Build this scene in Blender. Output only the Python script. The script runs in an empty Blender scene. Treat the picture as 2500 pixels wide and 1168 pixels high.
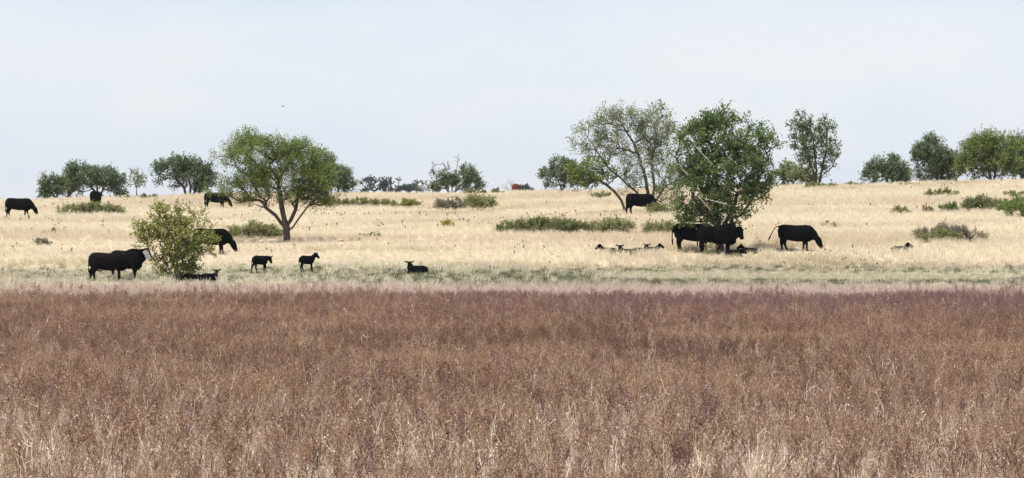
import bpy, bmesh, math, random
import numpy as np
from mathutils import Vector, Matrix, noise as mnoise

# ------------------------------------------------------------------ camera
sc = bpy.context.scene
COL = sc.collection
F = 10000.0            # focal length in photo pixels (photo 2500 x 1168)
CX, CY, EYE = 1250.0, 584.0, 2.6

cam_d = bpy.data.cameras.new('camera')
cam = bpy.data.objects.new('camera', cam_d)
COL.objects.link(cam)
cam.location = (0, 0, EYE)
cam.rotation_euler = (math.pi / 2, 0, 0)
cam_d.sensor_width = 36.0
cam_d.lens = 36.0 * F / 2500.0
cam_d.clip_start = 1.0
cam_d.clip_end = 9000.0
sc.camera = cam
sc.render.resolution_x, sc.render.resolution_y = 1024, 478

# ------------------------------------------------------------------ sky, sun, exposure
SUN = Vector((-0.26, -0.26, 0.93)).normalized()        # towards the sun
el = math.asin(SUN.z)
az = math.atan2(SUN.x, SUN.y)
w = bpy.data.worlds.new('World')
sc.world = w
w.use_nodes = True
nt = w.node_tree
nt.nodes.clear()
sky = nt.nodes.new('ShaderNodeTexSky')
sky.sky_type = 'NISHITA'
sky.sun_disc = False
sky.sun_elevation = el
sky.sun_rotation = az
sky.altitude = 1000
sky.air_density = 1.0
sky.dust_density = 1.0
sky.ozone_density = 1.0
bg = nt.nodes.new('ShaderNodeBackground')
bg.inputs['Strength'].default_value = 0.10
out = nt.nodes.new('ShaderNodeOutputWorld')
# thin high cloud veil over the whole sky, faintly streaked
tcw = nt.nodes.new('ShaderNodeTexCoord')
mpw = nt.nodes.new('ShaderNodeMapping'); mpw.inputs['Scale'].default_value = (9.0, 9.0, 34.0)
nzw = nt.nodes.new('ShaderNodeTexNoise'); nzw.inputs['Scale'].default_value = 1.0; nzw.inputs['Detail'].default_value = 5.0
nt.links.new(tcw.outputs['Generated'], mpw.inputs[0]); nt.links.new(mpw.outputs[0], nzw.inputs['Vector'])
rmw = nt.nodes.new('ShaderNodeValToRGB')
rmw.color_ramp.elements[0].position = .38; rmw.color_ramp.elements[0].color = (3.28, 3.52, 4.22, 1)
rmw.color_ramp.elements[1].position = .66; rmw.color_ramp.elements[1].color = (3.92, 3.93, 4.26, 1)
nt.links.new(nzw.outputs[0], rmw.inputs[0])
mxw = nt.nodes.new('ShaderNodeMix'); mxw.data_type = 'RGBA'; mxw.inputs[0].default_value = .80
nt.links.new(sky.outputs[0], mxw.inputs[6]); nt.links.new(rmw.outputs[0], mxw.inputs[7])
nt.links.new(mxw.outputs[2], bg.inputs['Color'])
nt.links.new(bg.outputs[0], out.inputs['Surface'])

sun_d = bpy.data.lights.new('sun', 'SUN')
sun_d.energy = 4.0
sun_d.angle = math.radians(0.55)
sun_d.color = (1.0, 0.968, 0.915)
sun = bpy.data.objects.new('sun', sun_d)
COL.objects.link(sun)
sun.location = (0, 0, 60)
sun.rotation_euler = SUN.to_track_quat('Z', 'Y').to_euler()

sc.view_settings.view_transform = 'Standard'
sc.view_settings.look = 'None'
sc.view_settings.exposure = 1.0
sc.view_settings.gamma = 1.0
sc.view_settings.use_curve_mapping = False
sc.cycles.max_bounces = 6
sc.cycles.diffuse_bounces = 3
sc.cycles.glossy_bounces = 2
sc.cycles.transmission_bounces = 4
sc.cycles.volume_bounces = 0
sc.cycles.use_denoising = True

# ------------------------------------------------------------------ helpers
rng = np.random.default_rng(7)
random.seed(7)


def tag(o, label=None, cat=None, group=None, kind=None):
    if label: o['label'] = label
    if cat: o['category'] = cat
    if group: o['group'] = group
    if kind: o['kind'] = kind
    return o


def link(name, me, mat=None, parent=None):
    if mat is not None:
        for m in (mat if isinstance(mat, (list, tuple)) else [mat]):
            me.materials.append(m)
    o = bpy.data.objects.new(name, me)
    COL.objects.link(o)
    if parent is not None:
        o.parent = parent
    return o


def empty(name, loc, rz=0.0):
    o = bpy.data.objects.new(name, None)
    o.empty_display_size = 0.3
    COL.objects.link(o)
    o.location = loc
    o.rotation_euler = (0, 0, rz)
    return o


def smooth01(t):
    t = np.clip(t, 0, 1)
    return t * t * (3 - 2 * t)


# ------------------------------------------------------------------ terrain
PY = np.array([0, 100, 172, 190, 204, 212, 220, 228, 235, 260, 290, 310, 335, 352, 380, 600, 1500, 3000], float)
PZ = np.array([0, 0, 0, .15, .52, .93, 1.47, 2.02, 2.46, 3.48, 4.48, 5.28, 6.42, 6.45, 5.9, 7.0, 16.0, 17.0], float)


def terrain(x, y):
    x = np.asarray(x, float); y = np.asarray(y, float)
    z = 0
    for d, wt in ((-6, .15), (-3, .22), (0, .26), (3, .22), (6, .15)):
        z = z + wt * np.interp(y + d, PY, PZ)
    xx = np.clip(x, -90, 90)
    z = z + 0.020 * xx * smooth01((y - 225) / 110.0)
    bump = (0.10 * np.sin(x * 0.21 + 1.3) * np.sin(y * 0.13 + 0.4) + 0.06 * np.sin(x * 0.53 + y * 0.19)
            + 0.14 * np.sin(x * 0.083 - y * 0.031 + 2.0))
    return z + bump * (0.25 + 0.75 * smooth01((y - 200) / 60.0)) * (1 - 0.2 * smooth01((y - 300) / 40))


def row_of(x, y):
    return CY - (terrain(x, y) - EYE) * F / y


def ground_at(px, row):
    """the ground point seen at a photo pixel: distance found along the sight line"""
    ys = np.linspace(44, 334, 2901)
    xs = (px - CX) * ys / F
    r = row_of(xs, ys)
    i = int(np.argmax(r <= row)) if (r <= row).any() else len(ys) - 1
    return float(xs[i]), float(ys[i]), float(terrain(xs[i], ys[i]))


def at(px, Y):
    x = (px - CX) * Y / F
    return float(x), float(Y), float(terrain(x, Y))


# ------------------------------------------------------------------ materials
def new_mat(name):
    m = bpy.data.materials.new(name)
    m.use_nodes = True
    m.node_tree.nodes.clear()
    return m, m.node_tree.nodes, m.node_tree.links


def ramp(N, stops):
    r = N.new('ShaderNodeValToRGB')
    e = r.color_ramp.elements
    while len(e) < len(stops):
        e.new(0.5)
    for k, (p, c) in enumerate(stops):
        e[k].position = p
        e[k].color = (*c, 1)
    return r


def mixc(N, L, fac, a, b, blend='MIX'):
    m = N.new('ShaderNodeMix')
    m.data_type = 'RGBA'
    m.blend_type = blend
    for sock, v in ((0, fac), (6, a), (7, b)):
        if hasattr(v, 'links'):
            L.new(v, m.inputs[sock])
        elif sock == 0:
            m.inputs[0].default_value = v
        else:
            m.inputs[sock].default_value = (*v, 1)
    return m.outputs[2]


def world_noise(N, L, scale, stretch=(1, 1, 1), detail=3.0, off=(0, 0, 0)):
    g = N.new('ShaderNodeNewGeometry')
    mp = N.new('ShaderNodeMapping')
    mp.inputs['Scale'].default_value = stretch
    mp.inputs['Location'].default_value = off
    L.new(g.outputs['Position'], mp.inputs[0])
    t = N.new('ShaderNodeTexNoise')
    t.inputs['Scale'].default_value = scale
    t.inputs['Detail'].default_value = detail
    L.new(mp.outputs[0], t.inputs['Vector'])
    return t.outputs[0]


def remap(N, L, v, a, b, c=0.0, d=1.0):
    r = N.new('ShaderNodeMapRange')
    r.interpolation_type = 'SMOOTHSTEP'
    L.new(v, r.inputs[0])
    r.inputs[1].default_value = a; r.inputs[2].default_value = b
    r.inputs[3].default_value = c; r.inputs[4].default_value = d
    return r.outputs[0]


def leafy(name, stops, trans=0.35, island=True, patch=None, inst=0.0, gloss=0.0, rough=0.5):
    """thin plant matter: diffuse plus translucent, colour varying from piece to piece"""
    m, N, L = new_mat(name)
    g = N.new('ShaderNodeNewGeometry')
    val = g.outputs['Random Per Island']
    if inst:
        oi = N.new('ShaderNodeObjectInfo')
        a = N.new('ShaderNodeMath'); a.operation = 'MULTIPLY_ADD'
        L.new(oi.outputs['Random'], a.inputs[0]); a.inputs[1].default_value = inst
        b = N.new('ShaderNodeMath'); b.operation = 'MULTIPLY'
        L.new(val, b.inputs[0]); b.inputs[1].default_value = 1 - inst
        L.new(b.outputs[0], a.inputs[2])
        val = a.outputs[0]
    r = ramp(N, stops)
    L.new(val, r.inputs[0])
    c = r.outputs[0]
    if patch:
        for (sc_, st, lo, hi, colr, blend, off) in patch:
            n = world_noise(N, L, sc_, st, 3.0, off)
            f = remap(N, L, n, lo, hi)
            c = mixc(N, L, f, c, colr, blend) if not isinstance(colr, float) else c
    d = N.new('ShaderNodeBsdfDiffuse')
    L.new(c, d.inputs[0])
    t = N.new('ShaderNodeBsdfTranslucent')
    L.new(c, t.inputs[0])
    mx = N.new('ShaderNodeMixShader')
    mx.inputs[0].default_value = trans
    L.new(d.outputs[0], mx.inputs[1]); L.new(t.outputs[0], mx.inputs[2])
    sh = mx.outputs[0]
    if gloss:
        gl = N.new('ShaderNodeBsdfGlossy'); gl.inputs['Roughness'].default_value = rough
        gl.inputs[0].default_value = (1, 1, 1, 1)
        m2 = N.new('ShaderNodeMixShader'); m2.inputs[0].default_value = gloss
        L.new(sh, m2.inputs[1]); L.new(gl.outputs[0], m2.inputs[2])
        sh = m2.outputs[0]
    o = N.new('ShaderNodeOutputMaterial')
    L.new(sh, o.inputs[0])
    return m


def solid(name, c1, c2, scale=6.0, rough=0.85, spec=0.2, stretch=(1, 1, 1), bump=0.0):
    m, N, L = new_mat(name)
    tc = N.new('ShaderNodeTexCoord')
    mp = N.new('ShaderNodeMapping'); mp.inputs['Scale'].default_value = stretch
    L.new(tc.outputs['Object'], mp.inputs[0])
    n = N.new('ShaderNodeTexNoise'); n.inputs['Scale'].default_value = scale; n.inputs['Detail'].default_value = 5
    L.new(mp.outputs[0], n.inputs['Vector'])
    r = ramp(N, [(0.35, c1), (0.65, c2)])
    L.new(n.outputs[0], r.inputs[0])
    p = N.new('ShaderNodeBsdfPrincipled')
    L.new(r.outputs[0], p.inputs['Base Color'])
    p.inputs['Roughness'].default_value = rough
    p.inputs['Specular IOR Level'].default_value = spec
    if bump:
        b = N.new('ShaderNodeBump'); b.inputs['Strength'].default_value = bump; b.inputs['Distance'].default_value = 0.02
        L.new(n.outputs[0], b.inputs['Height']); L.new(b.outputs[0], p.inputs['Normal'])
    o = N.new('ShaderNodeOutputMaterial')
    L.new(p.outputs[0], o.inputs[0])
    return m


def ground_material():
    m, N, L = new_mat('pasture_soil')
    g = N.new('ShaderNodeNewGeometry')
    sx = N.new('ShaderNodeSeparateXYZ'); L.new(g.outputs['Position'], sx.inputs[0])
    y = sx.outputs[1]
    # the field edge wanders
    wob = world_noise(N, L, 0.08, (1, 1, 0), 3.0)
    a = N.new('ShaderNodeMath'); a.operation = 'MULTIPLY_ADD'
    L.new(wob, a.inputs[0]); a.inputs[1].default_value = 16.0; L.new(y, a.inputs[2])
    yw = a.outputs[0]
    fine = world_noise(N, L, 3.0, (1, 1, 1), 6.0)
    big = world_noise(N, L, 0.09, (1, 0.6, 0), 4.0)
    soil = ramp(N, [(0.3, (.16, .115, .095)), (0.55, (.22, .165, .135)), (0.75, (.30, .24, .19))]); L.new(fine, soil.inputs[0])
    straw = ramp(N, [(0.3, (.26, .20, .13)), (0.5, (.36, .29, .20)), (0.7, (.44, .36, .26))]); L.new(fine, straw.inputs[0])
    turf = ramp(N, [(0.3, (.10, .10, .065)), (0.55, (.19, .175, .115)), (0.7, (.28, .25, .175))]); L.new(fine, turf.inputs[0])
    straw2 = mixc(N, L, remap(N, L, big, .42, .62), straw.outputs[0], (.36, .28, .21))
    c = mixc(N, L, remap(N, L, yw, 178, 192), soil.outputs[0], (.40, .31, .26))
    c = mixc(N, L, remap(N, L, yw, 200, 208), c, turf.outputs[0])
    c = mixc(N, L, remap(N, L, yw, 219, 226), c, straw2)
    p = N.new('ShaderNodeBsdfDiffuse'); L.new(c, p.inputs[0])
    o = N.new('ShaderNodeOutputMaterial'); L.new(p.outputs[0], o.inputs[0])
    return m


M = {}
M['soil'] = ground_material()
M['bark'] = solid('bark', (.045, .034, .028), (.11, .085, .07), 9, 0.95, 0.1, (1, 1, .25), .4)
M['bark_pale'] = solid('pale_bark', (.16, .14, .125), (.30, .27, .25), 9, 0.95, 0.1, (1, 1, .25), .3)
M['dead'] = solid('dead_wood', (.26, .24, .21), (.42, .39, .36), 9, 0.9, 0.1, (1, 1, .3), .3)
M['leaf_mid'] = leafy('elm_leaves', [(0, (0.1085, 0.1435, 0.0385)), (.5, (0.155, 0.205, 0.055)), (1, (0.217, 0.287, 0.077))], 0.45, gloss=.012)
M['leaf_dark'] = leafy('dark_leaves', [(0, (.086, .122, .040)), (.5, (.122, .172, .056)), (1, (.168, .232, .078))], .44, gloss=.012)
M['leaf_pale'] = leafy('pale_leaves', [(0, (0.1295, 0.154, 0.0756)), (.5, (0.185, 0.22, 0.108)), (1, (0.259, 0.308, 0.1512))], 0.45, gloss=.012)
M['leaf_far'] = leafy('distant_leaves', [(0, (.028, .044, .026)), (.5, (.050, .072, .042)), (1, (.085, .11, .07))], .3)
M['leaf_yellow'] = leafy('yellow_green_leaves', [(0, (0.161, 0.1645, 0.0406)), (.5, (0.23, 0.235, 0.058)), (1, (0.322, 0.329, 0.0812))], 0.45, gloss=.02)
M['leaf_olive'] = leafy('olive_leaves', [(0, (0.1645, 0.168, 0.0735)), (.5, (0.235, 0.24, 0.105)), (1, (0.329, 0.336, 0.147))], 0.45)
M['leaf_grey'] = leafy('grey_leaves', [(0, (.11, .105, .07)), (.5, (.20, .19, .13)), (1, (.31, .285, .21))], .3)
M['leaf_ridge'] = leafy('ridge_leaves', [(0, (0.084, 0.112, 0.056)), (.5, (0.12, 0.16, 0.08)), (1, (0.168, 0.224, 0.112))], 0.42, gloss=.012)
M['leaf_shrub'] = leafy('shrub_leaves', [(0, (0.126, 0.14, 0.0595)), (.5, (0.18, 0.2, 0.085)), (1, (0.252, 0.28, 0.119))], 0.45)
M['leaf_gold'] = leafy('gold_leaves', [(0, (.19, .17, .03)), (.6, (.32, .28, .05)), (1, (.42, .36, .10))], .4)
M['hide'] = solid('black_hide', (.0018, .0017, .0020), (.0048, .0043, .0045), 4, 0.85, 0.03)
M['hide_brown'] = solid('brown_black_hide', (.003, .0024, .0023), (.0085, .0058, .0046), 3, 0.9, 0.03)
M['hide_red'] = solid('red_hide', (.075, .020, .014), (.115, .031, .021), 4, 0.8, 0.1)
M['hide_white'] = solid('white_hide', (.78, .77, .72), (.84, .83, .79), 6, 0.9, 0.1)
M['skin_pink'] = solid('udder_skin', (.20, .11, .09), (.28, .17, .14), 6, 0.8, 0.2)
M['bird'] = solid('dark_feathers', (.02, .02, .022), (.05, .05, .055), 10, 0.8, 0.1)
M['stone'] = solid('pale_stone', (.45, .43, .40), (.62, .60, .57), 8, 0.9, 0.1, bump=.4)


# ------------------------------------------------------------------ ground
def build_ground():
    ys = np.concatenate([np.linspace(-60, 40, 12), np.linspace(45, 360, 316)[0:], np.linspace(366, 460, 20), np.geomspace(480, 3000, 30)])
    us = np.linspace(-1, 1, 241)
    X, Yg, Z = [], [], []
    for y in ys:
        half = max(60.0, y * 0.22 + 30)
        x = us * half
        X.append(x); Yg.append(np.full_like(x, y)); Z.append(terrain(x, np.full_like(x, y)))
    V = np.stack([np.concatenate(X), np.concatenate(Yg), np.concatenate(Z)], 1)
    n, mcol = len(ys), len(us)
    idx = np.arange(n * mcol).reshape(n, mcol)
    Fq = np.stack([idx[:-1, :-1], idx[:-1, 1:], idx[1:, 1:], idx[1:, :-1]], -1).reshape(-1, 4)
    me = mesh_from('ground', V, Fq)
    me.polygons.foreach_set('use_smooth', np.ones(len(me.polygons), bool))
    tag(link('ground', me, M['soil']), 'pale dry pasture rising from a weedy flat to a low grassy ridge', kind='structure')


def mesh_from(name, V, Q):
    """fast mesh from vertex array and an (n,k) face array"""
    V = np.asarray(V, np.float32); Q = np.asarray(Q, np.int32)
    me = bpy.data.meshes.new(name)
    k = Q.shape[1]
    me.vertices.add(len(V)); me.vertices.foreach_set('co', V.ravel())
    me.loops.add(Q.size); me.loops.foreach_set('vertex_index', Q.ravel())
    me.polygons.add(len(Q)); me.polygons.foreach_set('loop_start', np.arange(0, Q.size, k, dtype=np.int32))
    me.update(calc_edges=True)
    return me


build_ground()


# ------------------------------------------------------------------ scatter (geometry nodes, only for uncountable plants)
def scatter(name, xyz, rot, scl, idx, protos, label):
    col = bpy.data.collections.new(name + '_kinds')
    for k, me in enumerate(protos):
        po = bpy.data.objects.new('%s_kind_%02d' % (name, k), me)
        col.objects.link(po)
    me = bpy.data.meshes.new(name)
    n = len(xyz)
    me.vertices.add(n)
    me.vertices.foreach_set('co', np.asarray(xyz, np.float32).ravel())
    a = me.attributes.new('turn', 'FLOAT_VECTOR', 'POINT'); a.data.foreach_set('vector', np.asarray(rot, np.float32).ravel())
    a = me.attributes.new('size', 'FLOAT', 'POINT'); a.data.foreach_set('value', np.asarray(scl, np.float32))
    a = me.attributes.new('pick', 'INT', 'POINT'); a.data.foreach_set('value', np.asarray(idx, np.int32))
    o = link(name, me)
    ng = bpy.data.node_groups.new(name + '_scatter', 'GeometryNodeTree')
    ng.interface.new_socket('Geometry', in_out='INPUT', socket_type='NodeSocketGeometry')
    ng.interface.new_socket('Geometry', in_out='OUTPUT', socket_type='NodeSocketGeometry')
    N, L = ng.nodes, ng.links
    gi = N.new('NodeGroupInput'); go = N.new('NodeGroupOutput')
    ci = N.new('GeometryNodeCollectionInfo')
    ci.inputs['Collection'].default_value = col
    ci.inputs['Separate Children'].default_value = True
    ci.inputs['Reset Children'].default_value = True
    ip = N.new('GeometryNodeInstanceOnPoints')
    ip.inputs['Pick Instance'].default_value = True

    def na(nm, t):
        x = N.new('GeometryNodeInputNamedAttribute'); x.data_type = t; x.inputs['Name'].default_value = nm
        return x.outputs['Attribute']
    e2r = N.new('FunctionNodeEulerToRotation')
    L.new(na('turn', 'FLOAT_VECTOR'), e2r.inputs[0])
    L.new(gi.outputs[0], ip.inputs['Points'])
    L.new(ci.outputs[0], ip.inputs['Instance'])
    L.new(na('pick', 'INT'), ip.inputs['Instance Index'])
    L.new(e2r.outputs[0], ip.inputs['Rotation'])
    L.new(na('size', 'FLOAT'), ip.inputs['Scale'])
    L.new(ip.outputs[0], go.inputs[0])
    md = o.modifiers.new('scatter', 'NODES'); md.node_group = ng
    tag(o, label, kind='stuff')
    return o


def strip(V, Q, pts, w0, w1, side):
    """a thin ribbon along pts, quads, width tapering from w0 to w1"""
    n = len(pts)
    s = len(V)
    for i, p in enumerate(pts):
        wv = side * ((w0 + (w1 - w0) * i / (n - 1)) * 0.5)
        V.append(p - wv); V.append(p + wv)
    for i in range(n - 1):
        a = s + 2 * i
        Q.append((a, a + 1, a + 3, a + 2))


def rvec(r):
    v = np.array([r.gauss(0, 1), r.gauss(0, 1), r.gauss(0, 1)])
    return v / (np.linalg.norm(v) + 1e-9)


def leafquad(V, Q, p, d, length, width, r):
    n = rvec(r)
    s = np.cross(d, n); s /= (np.linalg.norm(s) + 1e-9)
    i = len(V)
    V.extend([p, p + d * length * .5 + s * width * .5, p + d * length, p + d * length * .5 - s * width * .5])
    Q.append((i, i + 1, i + 2, i + 3))


def weed_proto(seed, h=0.45, nb=13, bits=11, mat=None, bitsz=.022, spread=.5):
    r = random.Random(seed)
    V, Q = [], []
    n_st = 2 + seed % 2
    for s_ in range(n_st):
        b = np.array([r.uniform(-.05, .05), r.uniform(-.05, .05), -.02])
        lean = np.array([r.uniform(-.14, .14), r.uniform(-.14, .14), 1.0])
        hh = h * r.uniform(.75, 1.1)
        main = [b + lean * hh * t + np.array([r.uniform(-.01, .01), r.uniform(-.01, .01), 0]) for t in (0, .25, .5, .75, 1)]
        side = rvec(r); side[2] *= .2
        strip(V, Q, main, .009, .003, side / np.linalg.norm(side))
        for k in range(nb):
            t = r.uniform(.18, .98)
            p0 = b + lean * hh * t
            a = r.uniform(0, 6.283)
            up = r.uniform(.45, 1.3)
            d = np.array([math.cos(a) * spread * 2, math.sin(a) * spread * 2, up]); d /= np.linalg.norm(d)
            ln = h * r.uniform(.18, .42) * (1.15 - .5 * t)
            p1 = p0 + d * ln * .5; p2 = p0 + d * ln + np.array([0, 0, ln * .18])
            side = rvec(r)
            strip(V, Q, [p0, p1, p2], .005, .003, side)
            for q in range(bits):
                u = r.uniform(.1, 1.05)
                p = p0 + (p2 - p0) * u
                dd = d * .5 + rvec(r) * .8; dd /= np.linalg.norm(dd)
                leafquad(V, Q, p, dd, bitsz * r.uniform(.7, 1.7), bitsz * r.uniform(.3, .6), r)
    me = mesh_from('weed_shape', np.array(V), np.array(Q))
    me.materials.append(mat)
    return me


def tuft_proto(seed, n=46, h=.30, rad=.16, wd=.010, mat=None, seedheads=0.0, lean=.35):
    r = random.Random(seed)
    V, Q = [], []
    for k in range(n):
        a = r.uniform(0, 6.283); q = rad * math.sqrt(r.random())
        b = np.array([math.cos(a) * q, math.sin(a) * q, -.02])
        hh = h * r.uniform(.5, 1.15)
        ln = lean * r.uniform(.2, 1.3)
        a2 = a + r.uniform(-1.2, 1.2)
        d = np.array([math.cos(a2), math.sin(a2), 0])
        p1 = b + np.array([0, 0, hh * .5]) + d * hh * ln * .25
        p2 = b + np.array([0, 0, hh * .92]) + d * hh * ln
        side = np.array([-d[1], d[0], 0]) + rvec(r) * .4
        side /= np.linalg.norm(side)
        strip(V, Q, [b, p1, p2], wd, wd * .25, side)
        if r.random() < seedheads:
            dd = np.array([d[0] * .4, d[1] * .4, 1.0]); dd /= np.linalg.norm(dd)
            leafquad(V, Q, p2 - dd * .02, dd, r.uniform(.05, .10), .016, r)
    me = mesh_from('tuft_shape', np.array(V), np.array(Q))
    me.materials.append(mat)
    return me


def stalk_proto(seed, h=.6, mat=None, forks=4):
    r = random.Random(seed)
    V, Q = [], []
    lean = np.array([r.uniform(-.35, .35), r.uniform(-.35, .35), 1.0])
    pts = [lean * h * t + np.array([r.uniform(-.012, .012), r.uniform(-.012, .012), -.02]) for t in np.linspace(0, 1, 6)]
    for s in (np.array([1., 0, 0]), np.array([0, 1., 0])):
        strip(V, Q, pts, .009, .005, s)
    for k in range(forks):
        t = r.uniform(.3, .95)
        p0 = lean * h * t
        d = np.array([r.uniform(-1, 1), r.uniform(-1, 1), r.uniform(.3, 1.2)]); d /= np.linalg.norm(d)
        ln = h * r.uniform(.15, .4)
        strip(V, Q, [p0, p0 + d * ln * .5, p0 + d * ln + np.array([0, 0, ln * .15])], .007, .003, rvec(r))
        leafquad(V, Q, p0 + d * ln, d, .03, .012, r)
    me = mesh_from('stalk_shape', np.array(V), np.array(Q))
    me.materials.append(mat)
    return me


def head_proto(seed, h=.6, mat=None):
    r = random.Random(seed)
    V, Q = [], []
    for s_ in range(r.choice((1, 2, 3))):
        lean = np.array([r.uniform(-.3, .3), r.uniform(-.3, .3), 1.0])
        hh = h * r.uniform(.6, 1.1)
        pts = [lean * hh * t for t in (0, .5, 1)]
        strip(V, Q, pts, .010, .006, np.array([1., 0, 0]))
        for k in range(10):
            leafquad(V, Q, pts[-1] + rvec(r) * .02, rvec(r), .06, .05, r)
    me = mesh_from('seed_head_shape', np.array(V), np.array(Q))
    me.materials.append(mat)
    return me


def field(y0, y1, dens, margin=5.0, keep=None):
    """random points on the ground between two distances, density per square metre"""
    wide = lambda y: 0.125 * y + margin
    n = int((y1 - y0) * 2 * wide(y1) * dens)
    y = rng.uniform(y0, y1, n)
    x = rng.uniform(-wide(y1), wide(y1), n)
    ok = np.abs(x) < wide(y)
    x, y = x[ok], y[ok]
    if keep is not None:
        k = rng.random(len(x)) < keep(x, y)
        x, y = x[k], y[k]
    return x, y


def vnoise(x, y, s, sx=1.0, seed=0):
    """smooth value noise 0..1"""
    g = np.random.default_rng(100 + seed).random((256, 256))
    u = x * s * sx + 400.3; v = y * s + 311.7
    i, j = np.floor(u).astype(int), np.floor(v).astype(int)
    fu, fv = smooth01(u - i), smooth01(v - j)
    G = lambda a, b: g[a % 256, b % 256]
    return (G(i, j) * (1 - fu) + G(i + 1, j) * fu) * (1 - fv) + (G(i, j + 1) * (1 - fu) + G(i + 1, j + 1) * fu) * fv


def do_scatter(name, x, y, smin, smax, protos, label, tilt=.12, sfield=None, pick=None):
    n = len(x)
    z = terrain(x, y)
    rot = np.stack([rng.normal(0, tilt, n), rng.normal(0, tilt, n), rng.uniform(0, 6.283, n)], 1)
    s = rng.uniform(smin, smax, n)
    if sfield is not None:
        s = s * sfield
    return scatter(name, np.stack([x, y, z], 1), rot, s, rng.integers(0, len(protos), n) if pick is None else pick, protos, label)


EDGE = lambda x: 171 - .06 * x + 17 * (vnoise(x, x * 0, .07, 1, 3) - .5) + 10 * (vnoise(x, x * 0, .35, 1, 4) - .5)

M['weed'] = leafy('dry_weeds', [(0, (.036, .020, .014)), (.28, (.118, .067, .046)), (.6, (.252, .153, .105)), (.85, (.41, .272, .182)), (1, (.68, .53, .39))], .25, inst=.28,
                  patch=[(.30, (1, .30, 0), .47, .64, (.34, .225, .145), 'MIX', (0, 0, 0)), (.13, (1, .35, 0), .55, .70, (.135, .082, .062), 'MIX', (40, 9, 0))])
M['weed_purple'] = leafy('dry_weeds_purple', [(0, (.058, .031, .030)), (.3, (.150, .082, .080)), (.62, (.235, .136, .128)), (.88, (.31, .20, .175)), (1, (.46, .34, .29))], .25, inst=.28)
M['weed2'] = leafy('dry_weeds_tan', [(0, (.16, .10, .07)), (.5, (.37, .26, .175)), (1, (.62, .49, .36))], .25, inst=.4)
M['stalk'] = leafy('straw_stalks', [(0, (.30, .20, .13)), (.5, (.52, .41, .30)), (1, (.78, .70, .58))], .15, inst=.6)
M['blush'] = leafy('blush_grass', [(0, (.32, .25, .205)), (.5, (.48, .395, .33)), (1, (.60, .52, .44))], .3, inst=.4)
M['straw'] = leafy('straw_grass', [(0, (.54, .47, .325)), (.5, (.75, .685, .505)), (1, (.84, .79, .64))], .32, inst=.4,
                   patch=[(.055, (.6, 1.2, 0), .45, .62, (.64, .55, .415), 'MIX', (3, 0, 0)), (.12, (.5, 1, 0), .56, .70, (.52, .45, .29), 'MIX', (30, 4, 0))])
M['turf'] = leafy('short_green_grass', [(0, (.04, .054, .030)), (.4, (.105, .125, .068)), (.75, (.20, .205, .12)), (1, (.40, .36, .24))], .3, inst=.5)
M['seedhead'] = leafy('dead_seed_heads', [(0, (.05, .035, .025)), (1, (.12, .085, .06))], .1)

# weeds of the foreground
wp = [weed_proto(k, .46, 12, 9, M['weed'], .019, .34) for k in range(6)] + [weed_proto(20 + k, .44, 9, 6, M['weed2'], .019, .30) for k in range(3)] \
    + [weed_proto(30 + k, .46, 12, 9, M['weed_purple'], .019, .34) for k in range(4)]
x, y = field(38, 84, 15, 3.0, keep=lambda x, y: (.50 + .5 * smooth01((y - 48) / 16.0)) * (.6 + .5 * vnoise(x, y, .5, 1, 21)))
x2, y2 = field(84, 196, 7.5, 4.0)
x, y = np.concatenate([x, x2]), np.concatenate([y, y2])
k = (y < EDGE(x)) | ((rng.random(len(x)) < .16 * smooth01((192 - y) / 18.0) * smooth01((vnoise(x, y, .25, 1, 31) - .3) / .4)))
x, y = x[k], y[k]
hf = .66 + .62 * vnoise(x, y, .35, 1, 8)
pp = .08 + .78 * smooth01((y - 105) / 45.0) * smooth01((x + 14) / 22.0) * (.55 + .6 * vnoise(x, y, .12, 1, 22))
pt = .20 + .32 * smooth01((100 - y) / 50.0)
u = rng.random(len(x)); u2 = rng.integers(0, 100000, len(x))
pick = np.where(u < pp, 9 + u2 % 4, np.where(u < pp + pt, 6 + u2 % 3, u2 % 6))
do_scatter('dry_weeds', x, y, .75, 1.15, wp, 'dense stand of dry mauve brown weeds filling the foreground field', sfield=hf, pick=pick)
sp = [stalk_proto(50 + k, .52, M['stalk'], 3 + k % 3) for k in range(6)]
x, y = field(38, 175, 4.6, 3.0, keep=lambda x, y: (.20 + .80 * smooth01((80 - y) / 34.0)) * (.3 + .9 * vnoise(x, y, .25, 1, 12)))
do_scatter('straw_stalks', x, y, .6, 1.15, sp, 'pale straw stalks standing among the brown weeds', tilt=.2)
M['stem_dark'] = leafy('dark_weed_stems', [(0, (.035, .022, .018)), (1, (.10, .062, .05))], .1, inst=.6)
dp = [stalk_proto(150 + k, .46, M['stem_dark'], 5) for k in range(4)]
x, y = field(38, 120, 3.6, 3.0, keep=lambda x, y: (.30 + .70 * smooth01((80 - y) / 30.0)) * (.3 + .8 * vnoise(x, y, .3, 1, 27)))
do_scatter('dark_stems', x, y, .6, 1.15, dp, 'dark bare weed stems standing in the foreground', tilt=.16)
up = [tuft_proto(60 + k, 26, .24, .2, .010, M['stalk'], .1, .5) for k in range(3)]
x, y = field(38, 66, 8, 3.0, keep=lambda x, y: smooth01((64 - y) / 20.0) * smooth01((vnoise(x, y, .4, 1, 23) - .2) / .4))
do_scatter('straw_litter', x, y, .6, 1.2, up, 'pale dry grass showing low between the nearest weeds', tilt=.25)

# blush coloured grass beyond the weeds
bp = [tuft_proto(70 + k, 44, .30, .2, .009, M['blush'], .25) for k in range(4)]
x, y = field(168, 203, 7, 5.0, keep=lambda x, y: 1 - smooth01((y - 190) / 12.0))
do_scatter('blush_grass', x, y, .6, 1.1, bp, 'thin pinkish tan grass along the far edge of the weeds')

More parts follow.
